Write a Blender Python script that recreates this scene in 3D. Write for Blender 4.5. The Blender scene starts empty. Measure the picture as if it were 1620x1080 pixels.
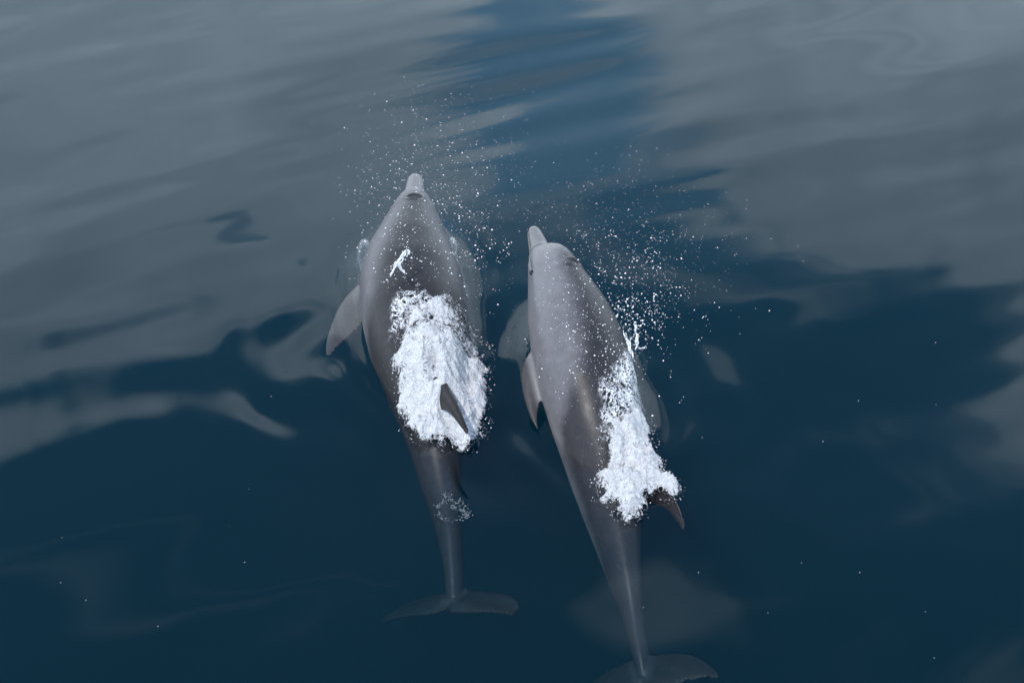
import bpy, bmesh, math, random
import numpy as np
from mathutils import Vector, Matrix, noise, kdtree
random.seed(7); rng = np.random.default_rng(7)
SC = bpy.context.scene
COL = SC.collection

# ------------------------------------------------------------------ camera
H, PITCH, FPX = 4.5, math.radians(37.0), 3000.0        # eye height, tilt below the horizon, focal length in photo pixels
cam = bpy.data.cameras.new('camera'); cam_o = bpy.data.objects.new('camera', cam); COL.objects.link(cam_o)
cam.sensor_width = 36.0; cam.lens = 36.0 * FPX / 1620.0
cam.clip_start = 0.05; cam.clip_end = 3000
cam_o.location = (0, 0, H); cam_o.rotation_euler = (math.pi / 2 - PITCH, 0, 0)
SC.camera = cam_o
FW = np.array([0, math.cos(PITCH), -math.sin(PITCH)]); UP = np.array([0, math.sin(PITCH), math.cos(PITCH)])

def ray(x, y): return FW * FPX + np.array([1., 0, 0]) * (x - 810) + UP * (540 - y)
def at(x, y, z=0.0):
    """point at height z that the photo shows at pixel x, y"""
    d = ray(x, y); t = (z - H) / d[2]
    return np.array([0, 0, H]) + d * t
def uv(x, y):
    """where the mirrored view ray of a pixel meets a cloud layer at height 1"""
    d = ray(x, y); return d[0] / -d[2], d[1] / -d[2]

# ------------------------------------------------------------------ sky
SUN_EL, SUN_AZ = math.radians(58), math.radians(215)     # azimuth clockwise from +Y: behind the camera, to its left
world = bpy.data.worlds.new('World'); SC.world = world; world.use_nodes = True
class G:
    """tiny helper to write node graphs"""
    def __init__(s, nt): s.nt = nt; nt.nodes.clear()
    def n(s, t, **k):
        n = s.nt.nodes.new(t)
        for a, b in k.items(): setattr(n, a, b)
        return n
    def put(s, sock, v):
        if hasattr(v, 'is_linked') or isinstance(v, bpy.types.NodeSocket): s.nt.links.new(v, sock)
        elif v is not None: sock.default_value = v
    def m(s, op, a, b=None, c=None, clamp=False):
        n = s.n('ShaderNodeMath', operation=op, use_clamp=clamp)
        for i, v in enumerate((a, b, c)):
            if v is not None: s.put(n.inputs[i], v)
        return n.outputs[0]
    def smooth(s, v, a, b, lo=0.0, hi=1.0):
        n = s.n('ShaderNodeMapRange', interpolation_type='SMOOTHSTEP')
        s.put(n.inputs[0], v)
        for i, x in enumerate((a, b, lo, hi)): s.put(n.inputs[i + 1], x)
        return n.outputs[0]
    def noise(s, vec, scale, detail=3, rough=.5, dist=0.0, dim='3D'):
        n = s.n('ShaderNodeTexNoise', noise_dimensions=dim)
        s.put(n.inputs['Vector'], vec); s.put(n.inputs['Scale'], scale); s.put(n.inputs['Detail'], detail)
        s.put(n.inputs['Roughness'], rough); s.put(n.inputs['Distortion'], dist)
        return n.outputs[0]
    def mixc(s, f, a, b, mode='MIX'):
        n = s.n('ShaderNodeMix', data_type='RGBA', blend_type=mode)
        s.put(n.inputs[0], f); s.put(n.inputs[6], a); s.put(n.inputs[7], b)
        return n.outputs[2]
    def comb(s, x, y, z=0.0):
        n = s.n('ShaderNodeCombineXYZ')
        for i, v in enumerate((x, y, z)): s.put(n.inputs[i], v)
        return n.outputs[0]
    def sep(s, v):
        n = s.n('ShaderNodeSeparateXYZ'); s.put(n.inputs[0], v); return n.outputs

g = G(world.node_tree)
tc = g.n('ShaderNodeTexCoord'); dx, dy, dz = g.sep(tc.outputs['Generated'])
zz = g.m('MAXIMUM', dz, 0.04)
U, V = g.m('DIVIDE', dx, zz), g.m('DIVIDE', dy, zz)
cl = g.comb(U, V)
big = g.m('SUBTRACT', g.noise(cl, 2.1, 4, .55, .4, '2D'), .5)
fine = g.m('SUBTRACT', g.noise(cl, 7.5, 4, .6, .8, '2D'), .5)
def line(p, q):
    """signed distance to the line through two pixels; positive on the left hand when going p -> q on the cloud layer"""
    (u0, v0), (u1, v1) = uv(*p), uv(*q)
    a, b = -(v1 - v0), (u1 - u0); l = math.hypot(a, b); a, b = a / l, b / l
    return g.m('ADD', g.m('ADD', g.m('MULTIPLY', U, a), g.m('MULTIPLY', V, b)), -(a * u0 + b * v0))
def blob(p, rx, ry, amp):
    u0, v0 = uv(*p)
    a = g.m('POWER', g.m('DIVIDE', g.m('SUBTRACT', U, u0), rx), 2.0)
    b = g.m('POWER', g.m('DIVIDE', g.m('SUBTRACT', V, v0), ry), 2.0)
    return g.m('MULTIPLY', g.m('EXPONENT', g.m('MULTIPLY', g.m('ADD', a, b), -1.0)), amp)
# bank on the left and bank on the right of a blue gap, both ending towards the zenith
left = g.m('MINIMUM', line((770, 400), (790, 60)), line((0, 800), (560, 545)))
right = g.m('MINIMUM', line((925, 60), (985, 330)), line((900, 345), (1600, 615)))
bank = g.m('MAXIMUM', left, right)
far = g.m('MULTIPLY', g.m('SUBTRACT', V, 1.94), 2.0)                                   # the banks close up far off
bank = g.m('MAXIMUM', bank, g.m('MULTIPLY', far, .6))
bank = g.m('ADD', bank, g.m('ADD', g.m('MULTIPLY', big, .18), g.m('MULTIPLY', fine, .11)))
bank = g.m('ADD', bank, blob((415, 405), .030, .035, -.26))
bank = g.m('ADD', bank, blob((1060, 305), .06, .035, -.16))
thick = g.smooth(bank, -.01, .065)
# thin veils towards the zenith and all round
wis = g.noise(g.comb(g.m('ADD', g.m('MULTIPLY', U, .8), g.m('MULTIPLY', V, .5)), g.m('SUBTRACT', g.m('MULTIPLY', V, .9), g.m('MULTIPLY', U, .4))), 3.2, 4, .55, 1.0, '2D')
veil = g.m('MULTIPLY', g.smooth(wis, .47, .73), .55)
haze_ = g.smooth(V, 1.15, 1.95, 0.0, .66)                       # thin haze thickening towards the horizon
cover = g.m('MAXIMUM', thick, veil)
sky = g.n('ShaderNodeTexSky', sky_type='NISHITA', sun_disc=False, sun_elevation=SUN_EL, sun_rotation=SUN_AZ)
sky.air_density = 1.0; sky.dust_density = 0.4; sky.ozone_density = 1.0
tone = g.m('ADD', g.smooth(V, 1.4, 2.1, .96, 1.22), g.m('MULTIPLY', g.m('ADD', big, fine), .6))
CLOUD = 9.5
white = g.mixc(1.0, (CLOUD * .85, CLOUD * 1.0, CLOUD * 1.14, 1), g.comb(tone, tone, tone), 'MULTIPLY')
bgc = g.mixc(cover, g.mixc(haze_, sky.outputs[0], (CLOUD * .54, CLOUD * .98, CLOUD * 1.48, 1)), white)
bg = g.n('ShaderNodeBackground'); g.put(bg.inputs[0], bgc); bg.inputs[1].default_value = 0.15
g.nt.links.new(bg.outputs[0], g.n('ShaderNodeOutputWorld').inputs[0])

sun = bpy.data.lights.new('sun', 'SUN'); sun.energy = 2.0; sun.angle = math.radians(.6); sun.color = (1, .96, .90)
sun_o = bpy.data.objects.new('sun', sun); COL.objects.link(sun_o)
sd = Vector((math.sin(SUN_AZ) * math.cos(SUN_EL), math.cos(SUN_AZ) * math.cos(SUN_EL), math.sin(SUN_EL)))
sun_o.rotation_euler = sd.to_track_quat('Z', 'Y').to_euler(); sun_o.location = sd * 20

vs = SC.view_settings; vs.view_transform = 'Standard'; vs.look = 'None'; vs.exposure = 0.7; vs.gamma = 1; vs.use_curve_mapping = False
cy = SC.cycles
cy.use_denoising = True; cy.max_bounces = 5; cy.diffuse_bounces = 2; cy.glossy_bounces = 3; cy.transparent_max_bounces = 24; cy.volume_bounces = 0
cy.sample_clamp_indirect = 4.0; cy.use_adaptive_sampling = True; cy.adaptive_threshold = 0.015

# ------------------------------------------------------------------ helpers
def material(name):
    m = bpy.data.materials.new(name); m.use_nodes = True
    return m, G(m.node_tree)
def principled(g, **k):
    p = g.n('ShaderNodeBsdfPrincipled')
    for a, b in k.items(): g.put(p.inputs[a.replace('_', ' ')], b)
    return p
def out(g, shader, vol=None):
    o = g.n('ShaderNodeOutputMaterial')
    if shader is not None: g.nt.links.new(shader, o.inputs[0])
    if vol is not None: g.nt.links.new(vol, o.inputs[1])
def mesh_obj(name, verts, faces, mat, parent=None, smooth=True):
    me = bpy.data.meshes.new(name)
    me.from_pydata([tuple(map(float, v)) for v in verts], [], faces)
    if smooth: me.polygons.foreach_set('use_smooth', [True] * len(me.polygons))
    me.update()
    if mat: me.materials.append(mat)
    o = bpy.data.objects.new(name, me); COL.objects.link(o)
    if parent: o.parent = parent
    return o
def tag(o, label=None, cat=None, group=None, kind=None):
    if label: o['label'] = label
    if cat: o['category'] = cat
    if group: o['group'] = group
    if kind: o['kind'] = kind
    return o
def fast_mesh(name, V, F, mat):
    """V (n,3), F (m,k) arrays"""
    me = bpy.data.meshes.new(name); k = F.shape[1]
    me.vertices.add(len(V)); me.vertices.foreach_set('co', V.astype(np.float32).ravel())
    me.loops.add(F.size); me.loops.foreach_set('vertex_index', F.astype(np.int32).ravel())
    me.polygons.add(len(F)); me.polygons.foreach_set('loop_start', np.arange(0, F.size, k, dtype=np.int32))
    me.polygons.foreach_set('use_smooth', np.ones(len(F), bool))
    me.update(calc_edges=True); me.validate()
    if mat: me.materials.append(mat)
    o = bpy.data.objects.new(name, me); COL.objects.link(o)
    return o
def catmull(P, n):
    """dense Catmull-Rom samples through the points P (k,d), evenly spaced by arc length"""
    P = np.asarray(P, float); Q = np.vstack([2 * P[0] - P[1], P, 2 * P[-1] - P[-2]]); o = []
    for i in range(1, len(Q) - 2):
        t = np.linspace(0, 1, 60, endpoint=False)[:, None]
        a, b, c, d = Q[i - 1], Q[i], Q[i + 1], Q[i + 2]
        o.append(.5 * ((2 * b) + (c - a) * t + (2 * a - 5 * b + 4 * c - d) * t * t + (3 * b - a - 3 * c + d) * t ** 3))
    o = np.vstack(o + [P[-1:]])
    s = np.r_[0, np.cumsum(np.linalg.norm(np.diff(o, axis=0), axis=1))]
    q = np.linspace(0, s[-1], n)
    return np.stack([np.interp(q, s, o[:, j]) for j in range(o.shape[1])], 1), s[-1]

# ------------------------------------------------------------------ dolphins: body plan (fractions of body length)
PROFILE = np.array([  # s, half width, top, bottom
    (.000, .003, -.018, -.024), (.004, .010, -.012, -.031), (.012, .0150, -.009, -.036), (.035, .0180, -.006, -.041),
    (.062, .0210, -.003, -.046), (.074, .0245, .004, -.049), (.084, .030, .018, -.052), (.098, .037, .031, -.057),
    (.118, .044, .042, -.062), (.150, .054, .053, -.068), (.190, .066, .063, -.076), (.250, .084, .077, -.087),
    (.330, .096, .088, -.093), (.420, .096, .090, -.093), (.500, .088, .084, -.087), (.600, .067, .070, -.072),
    (.700, .045, .054, -.054), (.800, .0270, .040, -.036), (.880, .0185, .028, -.024), (.940, .0155, .018, -.015),
    (.975, .010, .009, -.008), (.992, .004, .003, -.003)])

class Spine:
    def __init__(s, pts, roll, girth=1.0):
        """pts: pixel x, y and height of the body axis from beak to fluke notch; roll: list of (s, degrees)"""
        P = np.array([at(x, y, z) for x, y, z in pts]); s.C, s.len = catmull(P, 161)
        s.L = s.len; s.girth = girth; s.q = np.linspace(0, 1, 161)
        T = np.gradient(s.C, axis=0); s.T = T / np.linalg.norm(T, axis=1)[:, None]
        r = np.radians(np.interp(s.q, *zip(*roll)))
        F = -s.T                                                # forward
        S = np.cross(F, [0, 0, 1]); S /= np.linalg.norm(S, axis=1)[:, None]     # its right hand
        Uv = np.cross(S, F)
        s.S = S * np.cos(r)[:, None] - Uv * np.sin(r)[:, None]
        s.U = Uv * np.cos(r)[:, None] + S * np.sin(r)[:, None]  # positive roll leans the back to its right
    def frame(s, q):
        f = lambda A: np.array([np.interp(q, s.q, A[:, j]) for j in range(3)])
        return f(s.C), -f(s.T), f(s.S), f(s.U)
    def p(s, q, side, up, fwd=0.0):
        c, F, S, Uu = s.frame(q); return c + (S * side + Uu * up + F * fwd) * s.L

def smoothprof(q):
    from_ = PROFILE
    return [np.interp(q, from_[:, 0], from_[:, j]) for j in (1, 2, 3)]

def loft(sp):
    q = np.r_[np.linspace(0, .012, 7), np.linspace(.015, .17, 50), np.linspace(.175, .970, 104)]
    w, t, b = [A * np.interp(q, [0, .08, .2], [1, 1 + (sp.girth - 1) * .6, sp.girth]) for A in smoothprof(q)]
    k = np.array([.25, .5, .25])
    for _ in range(2):
        for A in (w, t, b): A[3:-3] = np.convolve(A, k, 'same')[3:-3]
    n = 56; a = np.linspace(0, 2 * np.pi, n, endpoint=False)
    Vv, ATT = [], []
    for i, s in enumerate(q):
        mid, hh = (t[i] + b[i]) / 2, (t[i] - b[i]) / 2
        c, F, S, Uu = sp.frame(s)
        ca, sa = np.cos(a), np.sin(a)
        x = w[i] * np.sign(ca) * np.abs(ca) ** .95
        if .06 < s < .30:                                       # head: narrower crown than cheeks
            x = x * (1 - .30 * np.clip(sa, 0, 1) * min(1, (s - .06) / .05) * min(1, (.30 - s) / .14))
        z = mid + hh * sa
        if s < .145:                                            # mouth line: a groove along the beak and up to the cheek
            zm = mid + hh * (-.42 + .30 * max(0, (s - .10) / .05))
            x = x * (1 - .10 * np.exp(-((z - zm) / .0035) ** 2) * min(1, (.145 - s) / .02))
        Vv.append(c + (np.outer(x, S) + np.outer(z, Uu)) * sp.L)
        ATT += [(s, aa) for aa in a]
    Vv = np.vstack(Vv); F = []
    m = len(q)
    for i in range(m - 1):
        for j in range(n):
            F.append((i * n + j, i * n + (j + 1) % n, (i + 1) * n + (j + 1) % n, (i + 1) * n + j))
    F = [f[::-1] for f in F]
    F.append(tuple(range(n))); F.append(tuple(reversed(range((m - 1) * n, m * n))))
    return Vv, F, np.array(ATT)

def foil(rows):
    """closed fin from rows of (leading edge, trailing edge, normal, half thickness) in world space"""
    n = 20; V, F = [], []
    for le, te, nn, th in rows:
        for j in range(n):
            a = 2 * math.pi * j / n; c = .5 - .5 * math.cos(a)
            prof = math.sqrt(max(c, 0)) * (1 - c) ** .8 * 1.9 + .10 * math.sqrt(max(0, c * (1 - c)))
            V.append(le + (te - le) * c + nn * th * prof * (1 if math.sin(a) >= 0 else -1))
    m = len(rows)
    for i in range(m - 1):
        for j in range(n): F.append((i * n + j, i * n + (j + 1) % n, (i + 1) * n + (j + 1) % n, (i + 1) * n + j))
    F.append(tuple(reversed(range(n)))); F.append(tuple(range((m - 1) * n, m * n)))
    return V, F

def dorsal(sp, lean=0.0, s0=.525, s1=.675, hgt=.100):
    rows = []
    for k in range(15):
        h = k / 14
        b = s1 - s0
        le = s0 + 1.06 * b * h ** 1.12 + .16 * b * h ** 4       # leading edge sweeps back
        te = s1 - .20 * b * math.sin(math.pi * h) * (1 - h * .2) + .33 * b * h ** 2
        te = max(te, le + .006)
        side = lean * h * h
        top = lambda s: np.interp(s, PROFILE[:, 0], PROFILE[:, 2]) * sp.girth
        c, F, S, U = sp.frame((le + te) / 2)
        mk = lambda s: sp.p(s, side, (top(min(s, s1)) - .016) * (1 - h) + h * (top((s0 + s1) / 2) + hgt))
        rows.append((mk(le), mk(te), S, sp.L * (.0150 * (1 - h) + .0038)))
    return foil(rows)

def pectoral(sp, sgn, droop=35, sweep=52, length=.20, s0=.235, chord=.080):
    rows = []; c, F, S, U = sp.frame(s0 + .02)
    d, w = math.radians(droop), math.radians(sweep)
    span = S * sgn * math.cos(d) - U * math.sin(d)
    root = c + (S * sgn * .056 - U * .055) * sp.L * sp.girth
    nrm = np.cross(span, F); nrm /= np.linalg.norm(nrm)
    for k in range(15):
        h = k / 14
        ww = w * (.75 + .45 * h)
        p = root + (span * math.cos(ww) * h - F * math.sin(ww) * h) * length * sp.L
        ch = chord * (1 - .25 * h) * (1 - h ** 6) ** .5 + .004
        ch *= .8 + .3 * math.sin(math.pi * min(1, h * 1.3))
        dirc = F * math.cos(w * .35) + span * math.sin(w * .35)
        rows.append((p + dirc * ch * .5 * sp.L, p - dirc * ch * .5 * sp.L, nrm, sp.L * (.0085 * (1 - h) + .0026)))
    return foil(rows)

def flukes(sp, span=.138, pitch=0.0, straight=0.0):
    """pitch (degrees) tips the blade so that its leading edge points down, as on the upstroke"""
    out_ = []; p = math.radians(pitch)
    c, F, S, U = sp.frame(.955)
    F2 = F * math.cos(p) - U * math.sin(p); U2 = np.cross(S, F2)
    for sgn in (-1, 1):
        rows = []
        for k in range(17):
            h = k / 16
            le = .026 - .018 * h * (1 - straight) - (.050 - .022 * straight) * h ** (2.6 + 5 * straight) - .012 * straight * h + .004 * math.sin(math.pi * h)         # forward offset of the leading edge
            if h < .15: le += .016 * (1 - h / .15) ** 2                                    # fillet to the tail stock
            te = -.044 + .004 * math.cos(math.pi * h) + .004 * h - .004 * math.sin(2 * math.pi * h)
            if h < .10: te += .010 * (1 - h / .10)                                         # notch
            if le - te < .005: te = le - .005
            base = c + S * sgn * span * h * sp.L - U2 * .012 * h * h * sp.L
            rows.append((base + F2 * le * sp.L, base + F2 * te * sp.L, U2, sp.L * (.0078 * (1 - h) + .0024)))
        out_.append(foil(rows))
    return out_

# skin
def skin_material(name, cape_edge, tint):
    m, g = material(name)
    A = lambda n: g.n('ShaderNodeAttribute', attribute_name=n).outputs['Fac']
    s, a = A('body_s'), A('body_a')                             # along the body; 0 at the back, 1 at the belly
    tcn = g.n('ShaderNodeTexCoord').outputs['Object']
    n1 = g.m('SUBTRACT', g.noise(tcn, 5, 4, .6), .5); n2 = g.m('SUBTRACT', g.noise(tcn, 26, 4, .65), .5)
    n3 = g.m('SUBTRACT', g.noise(tcn, 140, 2, .6), .5)
    ae = g.m('ADD', a, g.m('ADD', g.m('MULTIPLY', n1, .12), g.m('MULTIPLY', n2, .035)))
    # the cape: narrow on the forehead, broad at the dorsal fin
    edge = g.m('ADD', g.m('ADD', cape_edge, g.smooth(s, .12, .45, 0.0, .08)), g.smooth(s, .36, .60, 0.0, .50))
    cape = g.smooth(g.m('SUBTRACT', ae, edge), -.10, .10)
    flank = g.smooth(ae, .52, .80)
    c = g.mixc(cape, (.023 * tint[0], .0224 * tint[1], .025 * tint[2], 1), (.098 * tint[0], .096 * tint[1], .103 * tint[2], 1))
    c = g.mixc(flank, c, (.17, .167, .168, 1))
    # pale snout and blow
    c = g.mixc(g.smooth(s, .155, .09), c, (.15, .147, .151, 1))
    tailm = g.smooth(s, .84, .96, 0, .55)
    c = g.mixc(tailm, c, (.026, .0245, .025, 1))
    mott = g.m('ADD', 1.0, g.m('ADD', g.m('MULTIPLY', n2, .55), g.m('MULTIPLY', n3, .3)))
    c = g.mixc(g.m('MULTIPLY', A('fin'), .9), c, g.mixc(g.smooth(s, .4, .8), (.034, .032, .033, 1), (.009, .0075, .007, 1)))
    c = g.mixc(1.0, c, g.comb(mott, mott, mott), 'MULTIPLY')
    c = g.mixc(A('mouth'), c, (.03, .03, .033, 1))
    # thin scratches
    wv = g.n('ShaderNodeTexNoise'); g.put(wv.inputs['Vector'], tcn); wv.inputs['Scale'].default_value = 9; wv.inputs['Detail'].default_value = 3; wv.inputs['Distortion'].default_value = 2.5
    scr = g.m('MULTIPLY', g.smooth(g.m('ABSOLUTE', g.m('SUBTRACT', wv.outputs[0], .5)), .006, 0.0), .10)
    c = g.mixc(scr, c, (.36, .36, .37, 1))
    bmp = g.n('ShaderNodeBump'); bmp.inputs['Strength'].default_value = .22; bmp.inputs['Distance'].default_value = .004
    g.put(bmp.inputs['Height'], g.m('ADD', n2, g.m('MULTIPLY', n3, .5)))
    rough = g.m('ADD', .38, g.m('MULTIPLY', n2, .25))
    p = principled(g, Base_Color=c, Roughness=rough, IOR=1.36, Specular_IOR_Level=.32, Normal=bmp.outputs[0])
    out(g, p.outputs[0]); return m
m, g_ = material('dark_wet_flesh'); out(g_, principled(g_, Base_Color=(.012, .012, .013, 1), Roughness=.3).outputs[0]); M_DARK = m
m, g_ = material('eye'); out(g_, principled(g_, Base_Color=(.008, .007, .006, 1), Roughness=.05).outputs[0]); M_EYE = m

def ellipsoid(c, ax, n=14, k=9):
    V, F = [], []
    for i in range(k + 1):
        t = math.pi * i / k
        for j in range(n):
            p = 2 * math.pi * j / n
            V.append(c + ax[0] * math.sin(t) * math.cos(p) + ax[1] * math.sin(t) * math.sin(p) + ax[2] * math.cos(t))
    for i in range(k):
        for j in range(n): F.append((i * n + j, (i + 1) * n + j, (i + 1) * n + (j + 1) % n, i * n + (j + 1) % n))
    return V, F

def make_dolphin(sp, mat, label, pec, dors, fluke_pitch=(0.0, 0.0), bs=.150):
    BV, BF, ATT = loft(sp)
    shapes = [(list(BV), BF), dorsal(sp, **dors)] + flukes(sp, pitch=fluke_pitch[0], straight=fluke_pitch[1])
    for sgn, kw in pec: shapes.append(pectoral(sp, sgn, **kw))
    V, F = [], []
    for v, f in shapes:
        o = len(V); V += list(v); F += [tuple(i + o for i in ff) for ff in f]
    tmp = mesh_obj('tmp', V, F, None)
    bm = bmesh.new(); bm.from_mesh(tmp.data)
    bmesh.ops.recalc_face_normals(bm, faces=bm.faces); bm.to_mesh(tmp.data); bm.free()
    md = tmp.modifiers.new('r', 'REMESH'); md.mode = 'VOXEL'; md.voxel_size = .0058; md.use_smooth_shade = True
    md = tmp.modifiers.new('s', 'SMOOTH'); md.factor = .5; md.iterations = 5
    dg = bpy.context.evaluated_depsgraph_get()
    me = bpy.data.meshes.new_from_object(tmp.evaluated_get(dg))
    bpy.data.objects.remove(tmp)
    me.name = 'dolphin'; me.materials.clear(); me.materials.append(mat)
    o = bpy.data.objects.new('dolphin', me); COL.objects.link(o)
    co = np.empty(len(me.vertices) * 3); me.vertices.foreach_get('co', co); co = co.reshape(-1, 3)
    kd = kdtree.KDTree(len(BV))
    for i, v in enumerate(BV): kd.insert(v, i)
    kd.balance()
    hit = [kd.find(c) for c in co]; idx = np.array([h_[1] for h_ in hit]); away = np.array([h_[2] for h_ in hit])
    fin = np.clip((away - .013) / .018, 0, 1)
    s, ca_, sa_ = ATT[idx, 0], np.cos(ATT[idx, 1]), np.sin(ATT[idx, 1])
    ed = np.empty(len(me.edges) * 2, np.int32); me.edges.foreach_get('vertices', ed); ed = ed.reshape(-1, 2)
    deg = np.bincount(ed.ravel(), minlength=len(co))
    def relax(A, n=6):
        for _ in range(n):
            A = .4 * A + .6 * (np.bincount(ed[:, 0], A[ed[:, 1]], len(co)) + np.bincount(ed[:, 1], A[ed[:, 0]], len(co))) / np.maximum(deg, 1)
        return A
    s, ca_, sa_ = relax(s), relax(ca_), relax(sa_); a = np.arctan2(sa_, ca_)
    ang = np.abs(((a - np.pi / 2 + np.pi) % (2 * np.pi)) - np.pi) / np.pi        # 0 back .. 1 belly
    # mouth line and blowhole pit are modelled into the surface
    w, t, b = smoothprof(s); mid, hh = (t + b) / 2, (t - b) / 2
    rel = np.sin(a)
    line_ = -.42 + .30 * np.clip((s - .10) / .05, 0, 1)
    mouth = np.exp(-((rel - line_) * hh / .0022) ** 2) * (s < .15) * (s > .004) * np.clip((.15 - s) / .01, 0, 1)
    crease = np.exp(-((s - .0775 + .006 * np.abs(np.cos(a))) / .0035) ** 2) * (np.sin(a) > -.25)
    side = np.cos(a) * w
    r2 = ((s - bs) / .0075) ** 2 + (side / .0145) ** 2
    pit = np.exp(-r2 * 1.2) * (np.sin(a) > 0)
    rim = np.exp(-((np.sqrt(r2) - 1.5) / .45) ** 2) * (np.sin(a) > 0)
    nr = np.empty(len(me.vertices) * 3); me.vertex_normals.foreach_get('vector', nr); nr = nr.reshape(-1, 3)
    co2 = co - nr * (pit * .020 + mouth * .005 + crease * .006 - rim * .004)[:, None]
    me.vertices.foreach_set('co', co2.ravel())
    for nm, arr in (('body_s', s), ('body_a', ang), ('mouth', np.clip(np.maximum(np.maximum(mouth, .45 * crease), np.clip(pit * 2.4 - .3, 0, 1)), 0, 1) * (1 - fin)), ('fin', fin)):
        at_ = me.attributes.new(nm, 'FLOAT', 'POINT'); at_.data.foreach_set('value', arr.astype(np.float32))
    # smooth the per-vertex coordinates a little
    me.update()
    base = Vector(sp.p(.45, 0, 0)); me.transform(Matrix.Translation(-base)); o.location = base
    tag(o, label, 'dolphin', 'pair of dolphins swimming side by side')
    def part(name, VF, mt):
        V_, F_ = VF
        p_ = mesh_obj(name, [np.array(v) - np.array(base) for v in V_], F_, mt, o); return p_
    c, Ff, S, U = sp.frame(bs); tp = np.interp(bs, PROFILE[:, 0], PROFILE[:, 2])
    part('blowhole', ellipsoid(sp.p(bs, 0, tp * (1 + (sp.girth - 1) * .83) - .0085), (S * .0135 * sp.L, Ff * .0062 * sp.L, U * .0052 * sp.L)), M_DARK)
    for sgn in (-1, 1):
        se = .156; w_, t_, b_ = smoothprof(se)
        part('eye', ellipsoid(sp.p(se, sgn * w_ * .965, -.012), (Ff * .0075 * sp.L, U * .005 * sp.L, S * .004 * sp.L)), M_EYE)
    return o, co2

sp1 = Spine([(658, 264, .20), (654, 342, .16), (649, 415, .12), (657, 510, .07), (672, 600, 0), (686, 680, -.09), (697, 760, -.20), (712, 850, -.34), (720, 930, -.45), (710, 990, -.52)],
            [(0, 4), (.3, 6), (.62, 3), (.85, 0), (.95, -30), (1, -32)], .98)
sp2 = Spine([(855, 350, .31), (883, 436, .26), (909, 520, .19), (928, 600, .10), (946, 680, 0), (960, 760, -.11), (972, 830, -.21), (985, 900, -.31), (1000, 970, -.40), (1015, 1040, -.49), (1020, 1098, -.54)],
            [(0, 44), (.1, 34), (.18, 27), (.3, 38), (.62, 38), (.8, 12), (.94, -28), (1, -32)], .95)
print('lengths', sp1.len, sp2.len)
M1 = skin_material('grey_dolphin_skin', .17, (1, 1, 1))
M2 = skin_material('pale_grey_dolphin_skin', .17, (1.2, 1.2, 1.22))
d1, co1 = make_dolphin(sp1, M1, 'grey dolphin with a big heap of foam on its back and both tail flukes showing',
                       [(-1, dict(droop=20, sweep=46, s0=.272, length=.175, chord=.088)), (1, dict(droop=30, sweep=50, s0=.285, length=.165))], dict(lean=.034, s0=.55, s1=.68, hgt=.098), (42, 1.0))
d2, co2 = make_dolphin(sp2, M2, 'paler grey dolphin rolled sideways, beak and mouth line showing, leaning dorsal fin',
                       [(-1, dict(droop=48, sweep=64, s0=.325, length=.15, chord=.064)), (1, dict(droop=30, sweep=50, s0=.30, length=.15))], dict(lean=.02, s0=.53, s1=.69, hgt=.118), (6, .35), .172)

# ------------------------------------------------------------------ water
def grade(lo, hi, d0, lo2, hi2, d1, reach):
    a = np.arange(lo, hi, d0)
    l = np.arange(lo, lo2, -d1)[1:][::-1]; r = np.arange(a[-1] + d0, hi2, d1)
    e = []; st = d1
    x = 0
    while x < reach: st *= 1.22; x += st; e.append(x)
    e = np.array(e)
    return np.r_[l[0] - e[::-1], l, a, r, r[-1] + e]
xs = grade(-1.15, 1.15, .009, -3.8, 3.8, .022, 700)
ys = grade(2.55, 5.9, .009, 1.6, 9.5, .022, 700)
X, Y = np.meshgrid(xs, ys)                                         # rows follow y
hgt = np.zeros_like(X)
R = np.hypot(X, Y - 4); fade = 1 / (1 + (R / 25) ** 2)
wr = np.random.default_rng(21)
crest = math.radians(33)                                           # crests run this way over the water
env = .55 + .45 * np.sin(X * .9 + 1.3 * np.sin(Y * .5) + .4) * np.sin(Y * .8 - .7 * X + 2.0)
for i in range(60):
    lam = 10 ** wr.uniform(-.30, .70); th = crest + math.pi / 2 + wr.normal(0, .24 if lam < 1.5 else .5)
    slope = .0040 * (lam / 1.2) ** .30
    amp = slope * lam / (2 * math.pi); k = 2 * math.pi / lam; ph = wr.uniform(0, 6.28)
    wob = .5 * np.sin((X * math.cos(crest) + Y * math.sin(crest)) * k * .16 + ph * 3)
    hgt += amp * np.sin(k * (X * math.cos(th) + Y * math.sin(th)) + ph + wob) * fade * (env if lam < 1.2 else 1)
for i in range(26):                                              # shorter ruffles, in patches and mostly farther out
    lam = wr.uniform(.22, .6); th = crest + math.pi / 2 + wr.normal(-.1, .16); k = 2 * math.pi / lam; ph = wr.uniform(0, 6.28)
    patch = np.clip(.5 + .9 * np.sin(X * wr.uniform(.4, 1.3) + ph) * np.sin(Y * wr.uniform(.4, 1.2) + 2 * ph), 0, 1)
    hgt += .0036 * lam / (2 * math.pi) * np.sin(k * (X * math.cos(th) + Y * math.sin(th)) + ph) * patch * fade * np.clip((Y - 4) / 4, .25, 1)
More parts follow.
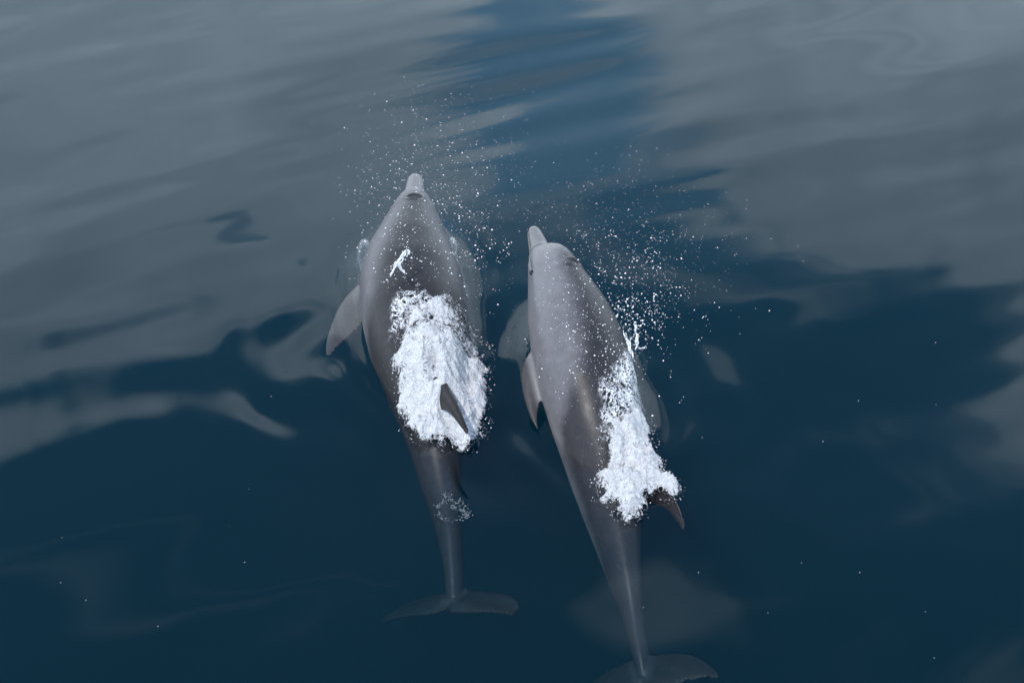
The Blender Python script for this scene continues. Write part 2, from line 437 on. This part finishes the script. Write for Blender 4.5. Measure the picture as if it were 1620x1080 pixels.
def body_field(sp):
    """distance outside the body's outline at the water, station along the body, and side (-1 left, 1 right)"""
    c = sp.C; w = np.interp(sp.q, PROFILE[:, 0], PROFILE[:, 1]) * sp.L * sp.girth
    near = (np.abs(X - c[:, 0].mean()) < 2.2) & (np.abs(Y - c[:, 1].mean()) < 3.2)
    px, py = X[near], Y[near]; D = np.full(px.shape, 9.); Sx = np.zeros(px.shape); N = np.zeros(px.shape)
    wsum = np.zeros(px.shape); tau = .035
    dist = lambda i: np.hypot(px - c[i, 0], py - c[i, 1]) - w[i]
    for i in range(161):
        dd = dist(i); mk = dd < D; D[mk] = dd[mk]; N[mk] = np.sign(px[mk] - c[i, 0])
    for i in range(161):                                          # soft minimum: the station varies smoothly
        e = np.exp(-(dist(i) - D) / tau); Sx += e * sp.q[i]; wsum += e
    Sx /= wsum
    f = lambda A, fill: (lambda Z: (Z.__setitem__(near, A), Z)[1])(np.full(X.shape, fill))
    return f(D, 9.), f(Sx, 0.), f(N, 0.)
def bump(x, c, w): return np.exp(-((x - c) / w) ** 2)
FIELDS = []
for sp, seed in ((sp1, 1), (sp2, 2)):
    D, S_, N = body_field(sp); FIELDS.append((D, S_, N))
    Dp = np.clip(D, 0, None)
    along = bump(S_, .22, .10)
    hgt += .014 * along * np.exp(-(Dp / .07) ** 2) - .002 * along * bump(Dp, .14, .06)      # water shouldered aside
    hgt += .012 * bump(S_, .42, .16) * np.exp(-(Dp / .07) ** 2)
    hgt += .009 * bump(S_, .32, .2) * np.exp(-(Dp / .022) ** 2)                                # lip of water against the skin
    wob = .03 * np.sin(X * 9 + seed) + .03 * np.sin(Y * 7 + seed * 2)
    train = np.exp(-Dp / .33) * np.clip((S_ - .15) / .25, 0, 1) * np.clip((.85 - S_) / .3, 0, 1) * (1 - np.exp(-(Dp / .05) ** 2))
    for kk in range(12):                                           # gentle criss-cross left in the water by the wake
        lam = wr.uniform(.16, .55); th = wr.uniform(0, 6.28); k_ = 2 * math.pi / lam
        hgt += .0030 * lam / (2 * math.pi) * np.exp(-(Dp / .9) ** 2) * np.clip((S_ - .1) / .4, 0, 1) * np.sin(k_ * (X * math.cos(th) + Y * math.sin(th)) + kk + 1.2 * np.sin(X * 3 + Y * 2 + kk))
    hgt += .0013 * train * np.sin(2 * np.pi * (Dp + wob) / .19 + S_ * 5)
    hgt += .0012 * np.clip((.85 - S_) / .3, 0, 1) * np.exp(-((Dp - .35) / .3) ** 2) * np.clip((S_ - .25) / .3, 0, 1) * np.sin(2 * np.pi * (Dp + 2 * wob) / .42 + S_ * 9)
def nz(p, s=1.0): return noise.noise(Vector((p[0] * s, p[1] * s, p[2] * s)))
ny, nx = X.shape
Vw = np.stack([X.ravel(), Y.ravel(), hgt.ravel()], 1)
ii = (np.arange(ny - 1)[:, None] * nx + np.arange(nx - 1)[None]).ravel()
Fw = np.stack([ii, ii + 1, ii + nx + 1, ii + nx], 1)
# close the body of water with sides and a bottom so that it is a volume
b0 = len(Vw); edge_i = np.r_[np.arange(nx), np.arange(1, ny) * nx + nx - 1, (ny - 1) * nx + np.arange(nx - 2, -1, -1), np.arange(ny - 2, 0, -1) * nx]
low = Vw[edge_i].copy(); low[:, 2] = -9.0
cen = np.array([[0, 0, -9.0]])
ne = len(edge_i); nxt = np.roll(np.arange(ne), -1)
side = np.stack([edge_i, b0 + np.arange(ne), b0 + nxt, edge_i[nxt]], 1)
Vw = np.vstack([Vw, low, cen])
def water_surface(g):
    geo = g.n('ShaderNodeNewGeometry')
    # the same reflectance for light going in and coming out
    ior = g.m('ADD', 1.333, g.m('MULTIPLY', geo.outputs['Backfacing'], 1 / 1.333 - 1.333))
    fr = g.n('ShaderNodeFresnel'); g.put(fr.inputs['IOR'], ior)
    tr = g.n('ShaderNodeBsdfTransparent'); gl = g.n('ShaderNodeBsdfGlossy')
    gl.inputs['Roughness'].default_value = .03
    mx = g.n('ShaderNodeMixShader'); g.put(mx.inputs[0], fr.outputs[0])
    g.nt.links.new(tr.outputs[0], mx.inputs[1]); g.nt.links.new(gl.outputs[0], mx.inputs[2])
    return mx.outputs[0]
M_WATER, g = material('sea_water')
va = g.n('ShaderNodeVolumeAbsorption'); vsn = g.n('ShaderNodeVolumeScatter'); add = g.n('ShaderNodeAddShader')
# absorption = density * (1 - colour), scattering = density * colour, per metre
va.inputs['Color'].default_value = (.32, .54, .64, 1); va.inputs['Density'].default_value = 1.15
vsn.inputs['Color'].default_value = (.015, .66, .88, 1); vsn.inputs['Density'].default_value = .088
vsn.inputs['Anisotropy'].default_value = .3
g.nt.links.new(va.outputs[0], add.inputs[0]); g.nt.links.new(vsn.outputs[0], add.inputs[1])
out(g, water_surface(g), add.outputs[0])
water = fast_mesh('water', Vw, np.vstack([Fw, side]), M_WATER)
bm = bmesh.new(); bm.from_mesh(water.data); bm.verts.ensure_lookup_table()
bm.faces.new([bm.verts[b0 + i] for i in range(ne)][::-1]) ; bm.verts.remove(bm.verts[len(Vw) - 1])
bmesh.ops.recalc_face_normals(bm, faces=bm.faces)
for f in bm.faces: f.smooth = True
bm.to_mesh(water.data); bm.free()
tag(water, 'calm dark blue sea surface mirroring grey clouds and blue sky', 'water', kind='structure')
M_BED, g = material('deep_silt'); out(g, principled(g, Base_Color=g.mixc(g.noise(g.n('ShaderNodeTexCoord').outputs['Object'], 1.5, 4), (.03, .04, .045, 1), (.05, .055, .05, 1)), Roughness=1.0).outputs[0])
bed = mesh_obj('seabed', [(-800, -800, -9.5), (800, -800, -9.5), (800, 800, -9.5), (-800, 800, -9.5)], [(0, 1, 2, 3)], M_BED)
tag(bed, 'dark seabed lying deep below the water', 'seabed', kind='structure')

# ------------------------------------------------------------------ foam, spray and bubbles
def vnoise(x, y, seed=0):
    """smooth value noise in the plane, -1..1"""
    tab = np.random.default_rng(seed).uniform(-1, 1, (64, 64))
    xi, yi = np.floor(x).astype(int), np.floor(y).astype(int); fx, fy = x - xi, y - yi
    fx, fy = fx * fx * fx * (fx * (fx * 6 - 15) + 10), fy * fy * fy * (fy * (fy * 6 - 15) + 10)
    T = lambda a, b: tab[a % 64, b % 64]
    return (T(xi, yi) * (1 - fx) + T(xi + 1, yi) * fx) * (1 - fy) + (T(xi, yi + 1) * (1 - fx) + T(xi + 1, yi + 1) * fx) * fy
def fbm(x, y, octv=4, seed=0, ridged=False):
    t, a, n = 0, 1.0, 0
    for i in range(octv):
        c, s_ = math.cos(i * 1.1), math.sin(i * 1.1)
        v = vnoise((x * c - y * s_) * 2 ** i + 7 * i, (x * s_ + y * c) * 2 ** i + 3 * i, seed + i)
        t = t + a * ((1 - 2 * np.abs(v)) if ridged else v); n += a; a *= .52
    return t / n
def worley(x, y, seed=0):
    tab = np.random.default_rng(seed).uniform(0, 1, (64, 64, 2)); xi, yi = np.floor(x).astype(int), np.floor(y).astype(int)
    d = np.full(x.shape, 9.)
    for a in (-1, 0, 1):
        for b in (-1, 0, 1):
            f = tab[(xi + a) % 64, (yi + b) % 64]
            d = np.minimum(d, np.hypot(xi + a + f[..., 0] - x, yi + b + f[..., 1] - y))
    return d
def poly_sd(px, py, P):
    """signed distance to a polygon, positive inside"""
    d = np.full(px.shape, 9.); ins = np.zeros(px.shape, bool); n = len(P)
    for i in range(n):
        (x0, y0), (x1, y1) = P[i][:2], P[(i + 1) % n][:2]; ex, ey = x1 - x0, y1 - y0
        t = np.clip(((px - x0) * ex + (py - y0) * ey) / (ex * ex + ey * ey + 1e-12), 0, 1)
        d = np.minimum(d, np.hypot(px - x0 - t * ex, py - y0 - t * ey))
        c = ((y0 > py) != (y1 > py)) & (px < ex * (py - y0) / (ey if abs(ey) > 1e-9 else 1e-9) + x0)
        ins ^= c
    return np.where(ins, d, -d)
class Top:
    """height of the highest surface (body or water) over the plane"""
    def __init__(s, co, cell=.012):
        s.c = cell; s.x0, s.y0 = co[:, 0].min() - .4, co[:, 1].min() - .4
        nx_, ny_ = int((co[:, 0].max() + .4 - s.x0) / cell) + 1, int((co[:, 1].max() + .4 - s.y0) / cell) + 1
        s.Z = np.full((ny_, nx_), 0.0)
        np.maximum.at(s.Z, (((co[:, 1] - s.y0) / cell).astype(int), ((co[:, 0] - s.x0) / cell).astype(int)), co[:, 2])
    def __call__(s, x, y):
        fx, fy = np.clip((x - s.x0) / s.c - .5, 0, s.Z.shape[1] - 2.01), np.clip((y - s.y0) / s.c - .5, 0, s.Z.shape[0] - 2.01)
        i, j = fy.astype(int), fx.astype(int); u, v = fx - j, fy - i; Z = s.Z
        return (Z[i, j] * (1 - u) + Z[i, j + 1] * u) * (1 - v) + (Z[i + 1, j] * (1 - u) + Z[i + 1, j + 1] * u) * v
def strip_fin(co, sp):
    """body points without the dorsal fin, so that foam lies on the back and the fin stands out of it"""
    from_c = sp.C[::4]; keep = np.ones(len(co), bool)
    q = sp.q[::4]
    dd = np.linalg.norm(co[:, None, :] - from_c[None], axis=2); k = dd.argmin(1)
    lim = np.interp(q[k], PROFILE[:, 0], PROFILE[:, 2]) * sp.L * sp.girth * 1.12 + .012
    return co[dd.min(1) < lim]
top1, top2 = Top(strip_fin(co1, sp1)), Top(strip_fin(co2, sp2))
full1, full2 = Top(co1), Top(co2)

M_FOAM, g = material('foam')
den = g.n('ShaderNodeAttribute', attribute_name='dense').outputs['Fac']
pos = g.n('ShaderNodeNewGeometry').outputs['Position']
f1 = g.noise(pos, 38, 5, .62, 2.2); f2 = g.noise(pos, 150, 3, .6, .8)
wo = g.n('ShaderNodeTexVoronoi', feature='DISTANCE_TO_EDGE'); g.put(wo.inputs['Vector'], pos); wo.inputs['Scale'].default_value = 85
hgt_ = g.m('ADD', g.m('MULTIPLY', f1, 1.0), g.m('ADD', g.m('MULTIPLY', f2, .28), g.m('MULTIPLY', wo.outputs[0], .3)))
bmp = g.n('ShaderNodeBump'); bmp.inputs['Strength'].default_value = .85; bmp.inputs['Distance'].default_value = .021; g.put(bmp.inputs['Height'], hgt_)
p = principled(g, Base_Color=(.66, .675, .695, 1), Roughness=.28, IOR=1.33, Normal=bmp.outputs[0])
tr = g.n('ShaderNodeBsdfTransparent')
hole = g.smooth(g.m('ADD', g.m('SUBTRACT', f1, .5), g.m('MULTIPLY', g.m('SUBTRACT', f2, .5), .35)), g.m('SUBTRACT', .20, g.m('MULTIPLY', den, .60)), g.m('SUBTRACT', .40, g.m('MULTIPLY', den, .60)))
mx = g.n('ShaderNodeMixShader'); g.put(mx.inputs[0], hole)
g.nt.links.new(tr.outputs[0], mx.inputs[1]); g.nt.links.new(p.outputs[0], mx.inputs[2]); out(g, mx.outputs[0])

def foam_patch(label, outline, top, full, lumps, thick, thin_spots, seed, cell=.0035, name='foam', mat=None, lace=None, clear=(0, 9), pile=()):
    P = [at(*o) for o in outline]
    xs_ = np.arange(min(p[0] for p in P) - .05, max(p[0] for p in P) + .05, cell)
    ys_ = np.arange(min(p[1] for p in P) - .05, max(p[1] for p in P) + .05, cell)
    x, y = np.meshgrid(xs_, ys_)
    sd_ = poly_sd(x, y, P)
    sd_ = sd_ + .030 * fbm(x * 14, y * 14, 3, seed) + .012 * fbm(x * 60, y * 60, 3, seed + 5)
    rise = np.clip(sd_ / .07, 0, 1) ** .6
    wx, wy = x + .02 * fbm(x * 12, y * 12, 2, seed + 20), y + .02 * fbm(x * 12 + 9, y * 12, 2, seed + 21)
    bil = 1 - worley(wx * lumps, wy * lumps, seed) ; bil2 = 1 - worley(wx * lumps * 2.7, wy * lumps * 2.7, seed + 1)
    fr = fbm(wx * 45, wy * 45, 4, seed + 2, True)
    z = np.maximum(top(x, y), 0.0)
    k = 5
    for ax in (0, 1):                                            # let the water round off the step from body to sea
        z = sum(np.roll(z, j, ax) for j in range(-k, k + 1)) / (2 * k + 1)
    fin_ = np.clip((full(x, y) - top(x, y) - .015) / .03, 0, 1)
    fin_ = fin_ * np.clip((clear[1] - y) / .08, 0, 1)
    for ax in (0, 1): fin_ = sum(np.roll(fin_, j, ax) for j in range(-4, 5)) / 9
    thick = thick * (1 - .85 * fin_)
    for (px_, py_, pz_, r_, a_) in pile:
        c_ = at(px_, py_, pz_); z = z + a_ * np.exp(-((x - c_[0]) ** 2 + (y - c_[1]) ** 2) / r_ ** 2) * rise
    z = z + thick * rise * (.35 + .8 * bil + .3 * bil2) + .015 * rise * fr + .004 - .012 * (1 - rise)
    dense = np.clip(sd_ / .045, 0, 1) * (.72 + .5 * bil)
    for (px, py, pz, r, a) in thin_spots:
        c = at(px, py, pz); dense -= a * np.exp(-(((x - c[0]) / r) ** 2 + ((y - c[1]) / (r * 1.6)) ** 2))
    dense += .42 * fbm(x * 22, y * 22, 3, seed + 9)
    if lace: dense = np.clip(sd_ / .08, 0, 1) * lace + .2 * fbm(x * 18, y * 18, 2, seed + 9) * np.clip(sd_ / .03, 0, 1)
    # overhang a little so that it is not a plain height field
    ox, oy = .006 * fbm(x * 50, y * 50, 3, seed + 30), .006 * fbm(x * 50, y * 50 + 5, 3, seed + 31)
    ny_, nx_ = x.shape; idx = -np.ones(x.size, int); q = (sd_ > 0)
    cellok = q[:-1, :-1] & q[1:, :-1] & q[:-1, 1:] & q[1:, 1:]
    i_, j_ = np.nonzero(cellok); a = i_ * nx_ + j_
    F = np.stack([a, a + 1, a + nx_ + 1, a + nx_], 1)
    used = np.unique(F); idx[used] = np.arange(len(used))
    V_ = np.stack([(x + ox).ravel(), (y + oy).ravel(), z.ravel()], 1)[used]
    o = fast_mesh(name, V_, idx[F], mat or M_FOAM)
    at_ = o.data.attributes.new('dense', 'FLOAT', 'POINT'); at_.data.foreach_set('value', np.clip(dense.ravel()[used], 0, 1.2).astype(np.float32))
    tag(o, label, 'foam', kind='stuff')
    return o, V_, sd_.ravel()[used]
OUT1 = [(615, 560, .16), (626, 515, .22), (640, 488, .25), (670, 470, .27), (700, 463, .26), (735, 468, .22), (760, 490, .16), (776, 525, .08), (783, 570, .04), (776, 610, .04),
        (780, 650, .04), (768, 680, .04), (746, 706, .03), (715, 700, .04), (682, 690, .05), (648, 688, .05), (635, 655, .08), (618, 622, .11)]
OUT2 = [(946, 655, .20), (958, 640, .21), (985, 630, .20), (1003, 612, .18), (1030, 650, .09), (1042, 690, .06), (1048, 722, .05), (1068, 742, .05), (1083, 766, .04), (1077, 782, .04), (1060, 780, .04),
        (1038, 766, .07), (1026, 802, .05), (1000, 806, .07), (984, 796, .09), (968, 770, .12), (945, 750, .16), (936, 712, .19), (950, 682, .20)]
foam1, FV1, FS1 = foam_patch('big white foam heap washing over the back of the dolphin with both flukes showing', OUT1, top1, full1, 9, .075,
                             [(745, 520, .12, .10, .75), (700, 490, .22, .05, .35), (660, 545, .2, .05, .4), (770, 560, .05, .06, .6), (640, 600, .1, .04, .35)], 3, pile=[(690, 562, .2, .07, .06), (700, 600, .16, .06, .07)], clear=at(722, 636, .12))
foam2, FV2, FS2 = foam_patch('lumpy white foam around the dorsal fin of the dolphin rolled sideways', OUT2, top2, full2, 13, .070,
                             [(1000, 625, .16, .05, .6), (1035, 680, .06, .04, .5), (965, 690, .18, .03, .4)], 11, clear=at(1025, 735, .10))

M_DROP, g = material('water_drops'); out(g, principled(g, Base_Color=(.85, .87, .90, 1), Roughness=.15, IOR=1.33, Alpha=.8).outputs[0])
def ico(sub):
    bm = bmesh.new(); bmesh.ops.create_icosphere(bm, subdivisions=sub, radius=1)
    V_ = np.array([v.co[:] for v in bm.verts]); F = np.array([[v.index for v in f.verts] for f in bm.faces]); bm.free(); return V_, F
ICO1, ICO2 = ico(1), ico(2)
def drops(name, P, r, mat, label, cat, base=ICO1, parent=None):
    V0, F0 = base; P = np.asarray(P); r = np.asarray(r); n = len(P)
    st = rng.uniform(.75, 1.3, (n, 1, 3))
    V_ = (V0[None] * st * r[:, None, None] + P[:, None, :]).reshape(-1, 3)
    F = (F0[None] + (np.arange(n) * len(V0))[:, None, None]).reshape(-1, 3)
    o = fast_mesh(name, V_, F, mat); tag(o, label, cat, kind='stuff'); return o
def spray_points(clusters):
    """clusters: pixel centre, spread in pixels, height range, count, radius range in mm"""
    P, r = [], []
    for (cx, cy_, sx, sy, ang, z0, z1, n, r0, r1) in clusters:
        c, s_ = math.cos(math.radians(ang)), math.sin(math.radians(ang))
        for _ in range(int(n * 1.35)):
            if rng.random() < .35 and len(P) > 5:                 # clumps and strings
                k = rng.integers(max(0, len(P) - 40), len(P)); P.append(P[k] + rng.normal(0, .012, 3)); r.append(r[k] * rng.uniform(.4, .9)); continue
            a, b = rng.normal(0, sx), rng.normal(0, sy)
            P.append(at(cx + a * c - b * s_, cy_ + a * s_ + b * c, rng.uniform(z0, z1)))
            r.append(.70 * (r0 + (r1 - r0) * rng.random() ** 3.6) / 1000)
    return P, r
P, r = spray_points([(655, 330, 50, 75, 0, .34, .55, 380, 1.2, 4.5), (735, 360, 38, 60, -15, .12, .45, 420, 1.2, 5), (700, 250, 75, 55, 0, .15, .7, 420, .9, 2.6),
                     (600, 290, 45, 60, 0, .12, .5, 170, 1.0, 3.2), (730, 170, 90, 50, 0, .3, .9, 220, .8, 2.0), (640, 410, 45, 30, 0, .36, .42, 90, 1.5, 6)])
drops('spray', P, r, M_DROP, 'white droplets blown over the head of the dolphin under the big foam heap', 'spray')
P, r = spray_points([(1000, 440, 60, 70, -20, .15, .55, 700, 1.1, 4.5), (960, 330, 110, 60, 0, .2, .8, 600, .8, 2.4), (1010, 500, 22, 28, -40, .2, .4, 200, 1.5, 7),
                     (900, 480, 32, 70, 0, .46, .55, 260, 1.1, 4), (960, 560, 30, 50, 0, .40, .46, 150, 1.5, 5), (1080, 430, 60, 55, 0, .1, .5, 150, .8, 2.2)])
drops('spray', P, r, M_DROP, 'white droplets flung up beside the head of the dolphin rolled sideways', 'spray')
# loose froth: bubbles on and round the foam
def froth(FV, FS, n, label, seed):
    q = np.random.default_rng(seed); w = np.exp(-FS / .05) + .25; k = q.choice(len(FV), n, p=w / w.sum())
    P = FV[k] + q.normal(0, 1, (n, 3)) * np.where(FS[k] < .02, .007, .004)[:, None] * [1, 1, .5] + [0, 0, .003]
    return drops('froth', P, (.8 + 1.9 * q.random(n) ** 3) / 1000, M_DROP, label, 'froth')
froth(FV1, FS1, 700, 'loose white bubbles along the rim of the big foam heap', 5)
froth(FV2, FS2, 550, 'loose white bubbles along the rim of the lumpy foam by the leaning fin', 6)

# water thrown up in strands
M_SPLASH, g = material('splash_water')
f = g.noise(g.n('ShaderNodeNewGeometry').outputs['Position'], 90, 3, .6)
p = principled(g, Base_Color=(.85, .88, .92, 1), Roughness=.12, IOR=1.33)
tr = g.n('ShaderNodeBsdfTransparent'); mx = g.n('ShaderNodeMixShader'); g.put(mx.inputs[0], g.smooth(f, .38, .56, .25, 1))
g.nt.links.new(tr.outputs[0], mx.inputs[1]); g.nt.links.new(p.outputs[0], mx.inputs[2]); out(g, mx.outputs[0])
def strand(pts, rad, seed, n=26, ns=7):
    C, _ = catmull(pts, n); q = np.random.default_rng(seed); V_, F = [], []
    T = np.gradient(C, axis=0)
    for i in range(n):
        t = T[i] / (np.linalg.norm(T[i]) + 1e-9); a = np.cross(t, [0.3, .2, 1]); a /= np.linalg.norm(a); b = np.cross(t, a)
        rr = rad * (.45 + .9 * abs(vnoise(np.array([i * .45]), np.array([seed * 1.7]), 5)[0]) + .25 * q.random()) * min(1, i / 3 + .25, (n - 1 - i) / 3 + .25)
        for j in range(ns):
            w = 2 * math.pi * j / ns; V_.append(C[i] + rr * (a * math.cos(w) + b * math.sin(w) * .6))
    for i in range(n - 1):
        for j in range(ns): F.append((i * ns + j, i * ns + (j + 1) % ns, (i + 1) * ns + (j + 1) % ns, (i + 1) * ns + j))
    return V_, F
ST1 = [([(641, 393, .40), (638, 404, .40), (630, 416, .39), (624, 424, .37), (617, 436, .35), (609, 448, .33)], .006), ([(636, 409, .39), (632, 420, .37), (637, 428, .36), (641, 436, .35)], .0045),
       ([(642, 394, .40), (647, 400, .395), (640, 405, .395)], .004), ([(630, 416, .39), (626, 414, .385), (622, 426, .37)], .0035)]
ST2 = [([(1003, 508, .25), (1006, 520, .24), (1008, 540, .22), (1004, 556, .2)], .0045), ([(1025, 547, .22), (1014, 551, .2), (1006, 550, .2)], .003), ([(985, 520, .28), (992, 540, .27), (1000, 560, .24), (1008, 575, .2)], .0045),
       ([(999, 532, .25), (994, 548, .25), (998, 565, .23)], .003)]
def splash(label, strands, seed):
    q = np.random.default_rng(seed); V_, F = [], []
    def add(vf):
        o = len(V_); V_.extend(vf[0]); F.extend(tuple(int(i) + o for i in ff) for ff in vf[1])
    for k, (pts, rad) in enumerate(strands):
        P0 = np.array([at(*p_) for p_ in pts])
        for r_ in range(5):                                       # a bundle of ragged threads
            a_, b_ = sorted(q.uniform(0, 1, 2)); a_, b_ = a_ * .5, .5 + b_ * .5
            C, _ = catmull(P0, 40); C = C[int(a_ * 39):int(b_ * 39) + 1:5]
            if len(C) < 3: continue
            add(strand(C + q.normal(0, rad * .7, C.shape), rad * q.uniform(.25, .55), seed + 7 * k + r_, 30, 6))
        C, _ = catmull(P0, 60)
        for _ in range(16):                                       # and drops torn off them
            c_ = C[q.integers(60)] + q.normal(0, rad * 1.6, 3); e = rad * q.uniform(.15, .55)
            add((list(ICO1[0] * e * q.uniform(.7, 1.4, 3) + c_), ICO1[1]))
    o = mesh_obj('splash', V_, F, M_SPLASH); tag(o, label, 'splash', kind='stuff'); return o
splash('thin jet of white water rising off the neck ahead of the big foam heap', ST1, 3)
splash('jets of white water at the shoulder of the dolphin rolled sideways', ST2, 9)
q = np.random.default_rng(4)
# thin lacy sheets of water running over the skin
M_LACE, g = material('lacy_water')
den = g.n('ShaderNodeAttribute', attribute_name='dense').outputs['Fac']; pos = g.n('ShaderNodeNewGeometry').outputs['Position']
l1 = g.m('ABSOLUTE', g.m('SUBTRACT', g.noise(pos, 22, 4, .6, 1.6), .5)); l2 = g.m('ABSOLUTE', g.m('SUBTRACT', g.noise(pos, 48, 3, .6, 1.2), .5))
fil = g.m('MAXIMUM', g.smooth(l1, g.m('MULTIPLY', den, .11), g.m('MULTIPLY', den, .03)), g.smooth(l2, g.m('MULTIPLY', den, .085), g.m('MULTIPLY', den, .02)))
bmp = g.n('ShaderNodeBump'); bmp.inputs['Strength'].default_value = .9; bmp.inputs['Distance'].default_value = .008; g.put(bmp.inputs['Height'], g.noise(pos, 120, 4, .6, 1))
p = principled(g, Base_Color=(.84, .87, .90, 1), Roughness=.15, IOR=1.33, Normal=bmp.outputs[0])
tr = g.n('ShaderNodeBsdfTransparent'); mx = g.n('ShaderNodeMixShader'); g.put(mx.inputs[0], g.m('MULTIPLY', fil, g.smooth(den, 0.0, .35, 0, .9)))
g.nt.links.new(tr.outputs[0], mx.inputs[1]); g.nt.links.new(p.outputs[0], mx.inputs[2]); out(g, mx.outputs[0])
LACE1 = [(604, 486, .30), (608, 455, .32), (626, 437, .33), (660, 432, .33), (692, 440, .31), (716, 458, .27), (700, 476, .28), (660, 486, .28), (630, 520, .24), (618, 540, .2)]
LACE2 = [(943, 668, .2), (944, 600, .27), (956, 560, .30), (978, 520, .30), (998, 505, .27), (1010, 540, .2), (1022, 590, .14), (1038, 660, .08), (1000, 660, .17)]
lace1, _, _ = foam_patch('ruffled clear and white water breaking in front of the big foam heap', LACE1, top1, full1, 16, .018, [], 21, name='lacy_water', mat=M_LACE, lace=.6)
lace2, _, _ = foam_patch('lacy white water running over the shoulder of the dolphin rolled sideways', LACE2, top2, full2, 16, .016, [], 25, name='lacy_water', mat=M_LACE, lace=.55)

# bulging skins of clear water at the shoulders
M_SKIN, g = material('clear_water_film'); out(g, water_surface(g))
def bulge(label, c, rx, ry, rz):
    V_, F = ellipsoid(np.zeros(3), (np.array([rx, 0, 0]), np.array([0, ry, 0]), np.array([0, 0, rz])), 40, 24)
    V_ = np.array(V_); n_ = fbm(V_[:, 0] * 14 + V_[:, 2] * 9, V_[:, 1] * 14, 3, 8); V_ = V_ * (1 + .10 * n_)[:, None] + c
    return tag(mesh_obj('water_bulge', V_, F, M_SKIN), label, 'water bulge')
bulge('clear water bulge at the foam-heaped dolphin, just ahead of its showing side fin', at(576, 405, .04), .036, .10, .05)
bulge('clear water bulge at the foam-heaped dolphin, on the side facing its partner', at(716, 400, .05), .030, .09, .05)
bulge('clear water bulge at the pale flank of the dolphin rolled sideways', at(847, 548, .04), .034, .10, .05)

M_BUB, g = material('underwater_bubbles'); out(g, principled(g, Base_Color=(.17, .185, .19, 1), Roughness=.5).outputs[0])
# bubbles under the surface over the tail
P = []
for k in range(240):
    a = q.choice([2.3, 3.4, 4.1, .9, 5.6]) + q.normal(0, .35); e = q.random()
    if e < .5: x_, y_ = 716 + (24 + q.normal(0, 3.5)) * math.cos(a), 806 + (17 + q.normal(0, 2)) * math.sin(a)
    else: x_, y_ = q.choice([(708, 786), (720, 800), (730, 808), (738, 812)]) + q.normal(0, 4.5, 2)
    P.append(at(x_, y_, -.09 + q.normal(0, .006)))
drops('bubbles', P, (1.2 + 3.2 * q.random(240) ** 3) / 1000, M_BUB, 'ring of small bubbles under the surface over the tail below the big foam heap', 'bubbles')
SPECK = [(98, 850), (136, 949), (250, 990), (96, 921), (429, 627), (390, 622), (394, 773), (1302, 698), (1481, 640), (1268, 890), (1464, 967), (1215, 969), (1478, 1040), (1358, 634), (1111, 692), (363, 831), (387, 889), (1018, 960), (1045, 134), (858, 80), (1592, 184), (1385, 0), (1480, 542), (1105, 905), (1360, 905)]
drops('floating_specks', [at(x_, y_, .004) for x_, y_ in SPECK], [q.uniform(.0013, .0028) for _ in SPECK], M_BUB, 'tiny pale specks floating on the open water', 'specks')
